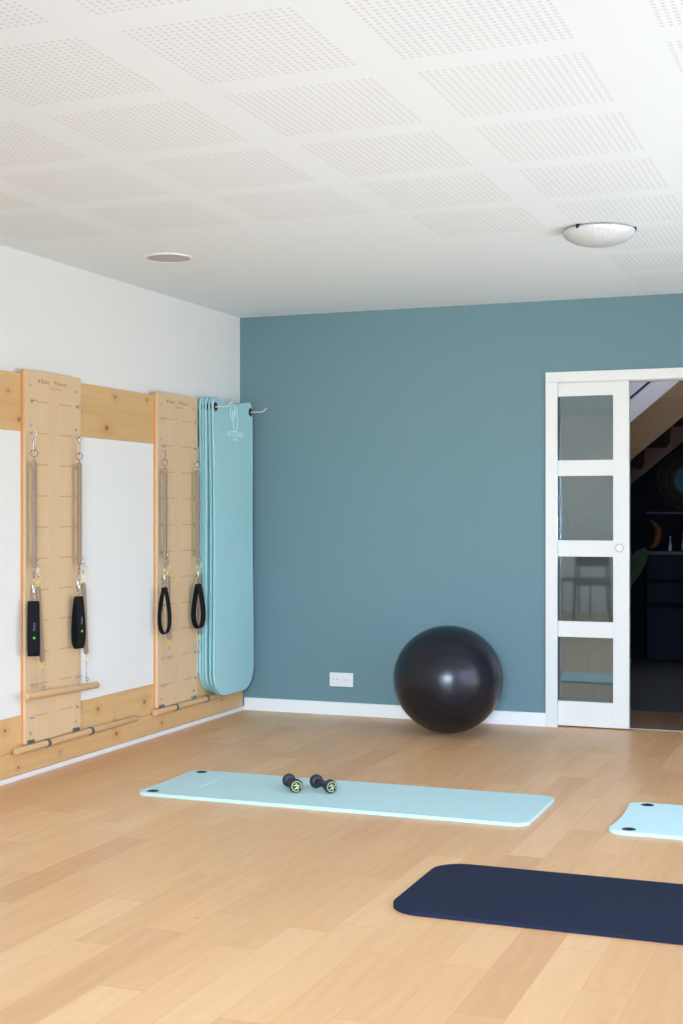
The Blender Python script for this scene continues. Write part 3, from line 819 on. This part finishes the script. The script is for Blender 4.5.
# mirror
t = thing('wall_mirror', 'round mirror in a wide rattan ring on the navy wall', 'mirror', (2.262, 4.37, 1.543))
MXX = Matrix.Rotation(PI/2, 4, 'X')
b = nb(); lathe(b, [(.118,.012),(.122,.02),(.135,.02),(.14,.012),(.118,.012)], 60, MXX)
for k in range(72):
    a = 2*PI*k/72; tube(b, [(.135*math.cos(a), -.012, .135*math.sin(a)), (.262*math.cos(a+.03), -.010, .262*math.sin(a+.03))], .0048, 5)
for r in (.18, .19, .262): tube(b, [(r*math.cos(2*PI*k/60), -.014, r*math.sin(2*PI*k/60)) for k in range(60)], .004, 6, True)
link('rattan_ring', b, RATTAN, t)
link('mirror_glass', lathe(nb(), [(0,.008),(.12,.008),(.12,0),(0,0)], 60, MXX), MIRROR, t)
# crescent ornament, bottles
b = nb(); pts = []; rr = []
for k in range(25):
    a = math.radians(62-118*k/24); pts.append((-.10+.14*math.cos(a), 0, .135+.14*math.sin(a)+.0)); rr.append(.004+.026*math.sin(PI*k/24)+.012*(k/24))
tube(b, pts, rr, 14)
tag(link('crescent_ornament', b, ORANGE, smooth=60, loc=(2.02, 4.0, .935)), 'orange crescent shaped ornament standing on the sideboard', 'ornament')
def bottle(x, h, label):
    t = tag(link('bottle', lathe(nb(), [(0,0),(.012,0),(.016,.006),(.016,h*.3),(.011,h*.45),(.006,h*.6),(.005,h*.9),(.007,h*.93),(.007,h),(0,h)], 24), BOTTLE, smooth=50, loc=(x, 3.95, .932)), label, 'bottle', 'small bottles on the sideboard')
bottle(2.165, .125, 'small pale slim bottle on the sideboard, left one')
bottle(2.275, .150, 'small pale bottle on the sideboard at the photo edge')
# plant
t = thing('potted_plant', 'dark green leafy plant half hidden behind the sliding door', 'plant', (2.14, 1.2, 0))
pot = link('pot', lathe(nb(), [(0,0),(.11,0),(.14,.26),(.145,.28),(.13,.28),(.125,.25),(0,.25)], 36), POT, t, smooth=40)
link('soil', lathe(nb(), [(0,.255),(.124,.252),(.124,.25),(0,.25)], 24), SOIL, t)
def leaf(tip, width, base=(0,0,.25), droop=.12):
    base, tip = Vector(base), Vector(tip); d = tip-base
    side = d.cross(Vector((.3,-1,.2))).normalized()
    b = nb(); n = 12; mid = base+d*.5
    stem = [base+d*.62*s+Vector((0,0,.08*math.sin(PI*s*.7))) for s in [k/8 for k in range(9)]]
    tube(b, stem, .004, 6)
    p0 = stem[-1]; rows = []
    for k in range(n+1):
        s = k/n; c = p0+(tip-p0)*s+Vector((0,0,droop*s*(1-s)*1.2)); w = width*math.sin(PI*min(1, s*.95+.02))**.7
        rows.append([b.verts.new(c+side*w*u+Vector((0,0,-abs(u)*.012))) for u in (-1,-.5,0,.5,1)])
    for A, B in zip(rows, rows[1:]):
        for k in range(4): b.faces.new((A[k], A[k+1], B[k+1], B[k]))
    return link('leaf', b, LEAF, t, smooth=60)
for tip, w in (((.235,0,1.03),.05), ((.20,-.05,.96),.045), ((.13,.02,1.03),.035), ((-.05,.06,1.0),.05), ((-.18,0,.85),.05), ((.05,-.12,.82),.05), ((-.1,-.1,.95),.045)):
    leaf(tip, w)

# ------------------------------------------------------------------ light
def area(name, loc, rot, sx, sy, power, colour, spread=180):
    l = bpy.data.lights.new(name, 'AREA'); l.shape = 'RECTANGLE'; l.size = sx; l.size_y = sy; l.energy = power; l.color = colour
    l.spread = math.radians(spread)
    o = bpy.data.objects.new(name, l); col.objects.link(o); o.location = loc; o.rotation_euler = rot
    return o
def aimed(name, loc, target, sx, sy, power, colour, spread=180):
    d = Vector(target)-Vector(loc)
    return area(name, loc, d.to_track_quat('-Z', 'Y').to_euler(), sx, sy, power, colour, spread)
# daylight entering through the glazed doors (right) and the rear window
area('daylight_right', (RX+.14, (WY0+WY1)/2, 1.15), (0, math.radians(80), 0), 2.1, 3.7, 100, (0.800, 0.880, 1.000))
area('daylight_rear', ((QX0+QX1)/2, RY-.13, 1.25), (math.radians(86), 0, 0), 1.7, 1.7, 9, (0.833, 0.833, 1.000), 110)
aimed('added_side_fill', (RX+.14, (VY0+VY1)/2, 1.55), (.5, -9.6, 1.9), 1.9, 1.2, 34, (.92, .97, 1.0), 80)  # fill lamp added at the extra window to brighten the rear wall
# open sky beyond the windows, and lamps added to send light up to the ceiling
aimed('sky_right', (8.6, -6.4, 3.9), (1.5, -.4, .1), 5, 3, 152, (0.079, 0.237, 1.000), 120)
aimed('sky_rear', (3.9, RY-.2, 1.7), (.7, 0, -.9), 1.6, .8, 50, (0.620, 0.800, 1.000), 40)
aimed('added_ceiling_fill_right', (7.4, -2.8, -.6), (1.2, -.9, 2.5), 4, 3, 165, (0.860, 0.907, 1.000))  # lamp added outside to throw cool light onto the ceiling, no terrace modelled
aimed('added_ceiling_fill_far', (3.4, -9.0, 1.0), (1.6, -.7, 2.5), 2.0, .5, 8, (.94, .97, 1.0), 30)  # unseen lamp added to lift the ceiling towards the teal wall
area('added_ceiling_fill_near', (3.3, -8.9, 1.0), (math.radians(125), 0, 0), 2.4, .6, 57, (0.453, 0.695, 1.000), 120)  # unseen lamp added behind the camera to cool the nearer ceiling
area('stairwell_daylight', (2.6, 1.2, 3.4), (math.radians(45), 0, 0), 1.2, 1.2, 30, (.95, .95, 1.0))
w = bpy.data.worlds.new('world'); bpy.context.scene.world = w; w.use_nodes = True
nt = w.node_tree; sky = nt.nodes.new('ShaderNodeTexSky'); sky.sky_type = 'HOSEK_WILKIE'; sky.sun_direction = (.3, -.5, .8); sky.turbidity = 4
nt.links.new(sky.outputs[0], nt.nodes['Background'].inputs[0]); nt.nodes['Background'].inputs[1].default_value = .8

# ------------------------------------------------------------------ camera
cam = bpy.data.cameras.new('camera'); co = bpy.data.objects.new('camera', cam); col.objects.link(co)
co.location = (3.78, -7.993, 1.257); co.rotation_euler = (PI/2, 0, math.radians(21.1))
cam.sensor_fit = 'HORIZONTAL'; cam.sensor_width = 24; cam.lens = 1380/683*24
cam.shift_y = .5/683
cam.clip_start = .05
bpy.context.scene.camera = co
sc = bpy.context.scene
sc.view_settings.view_transform = 'Standard'; sc.view_settings.look = 'None'; sc.view_settings.exposure = .04
sc.cycles.max_bounces = 10; sc.cycles.diffuse_bounces = 7; sc.cycles.caustics_reflective = False
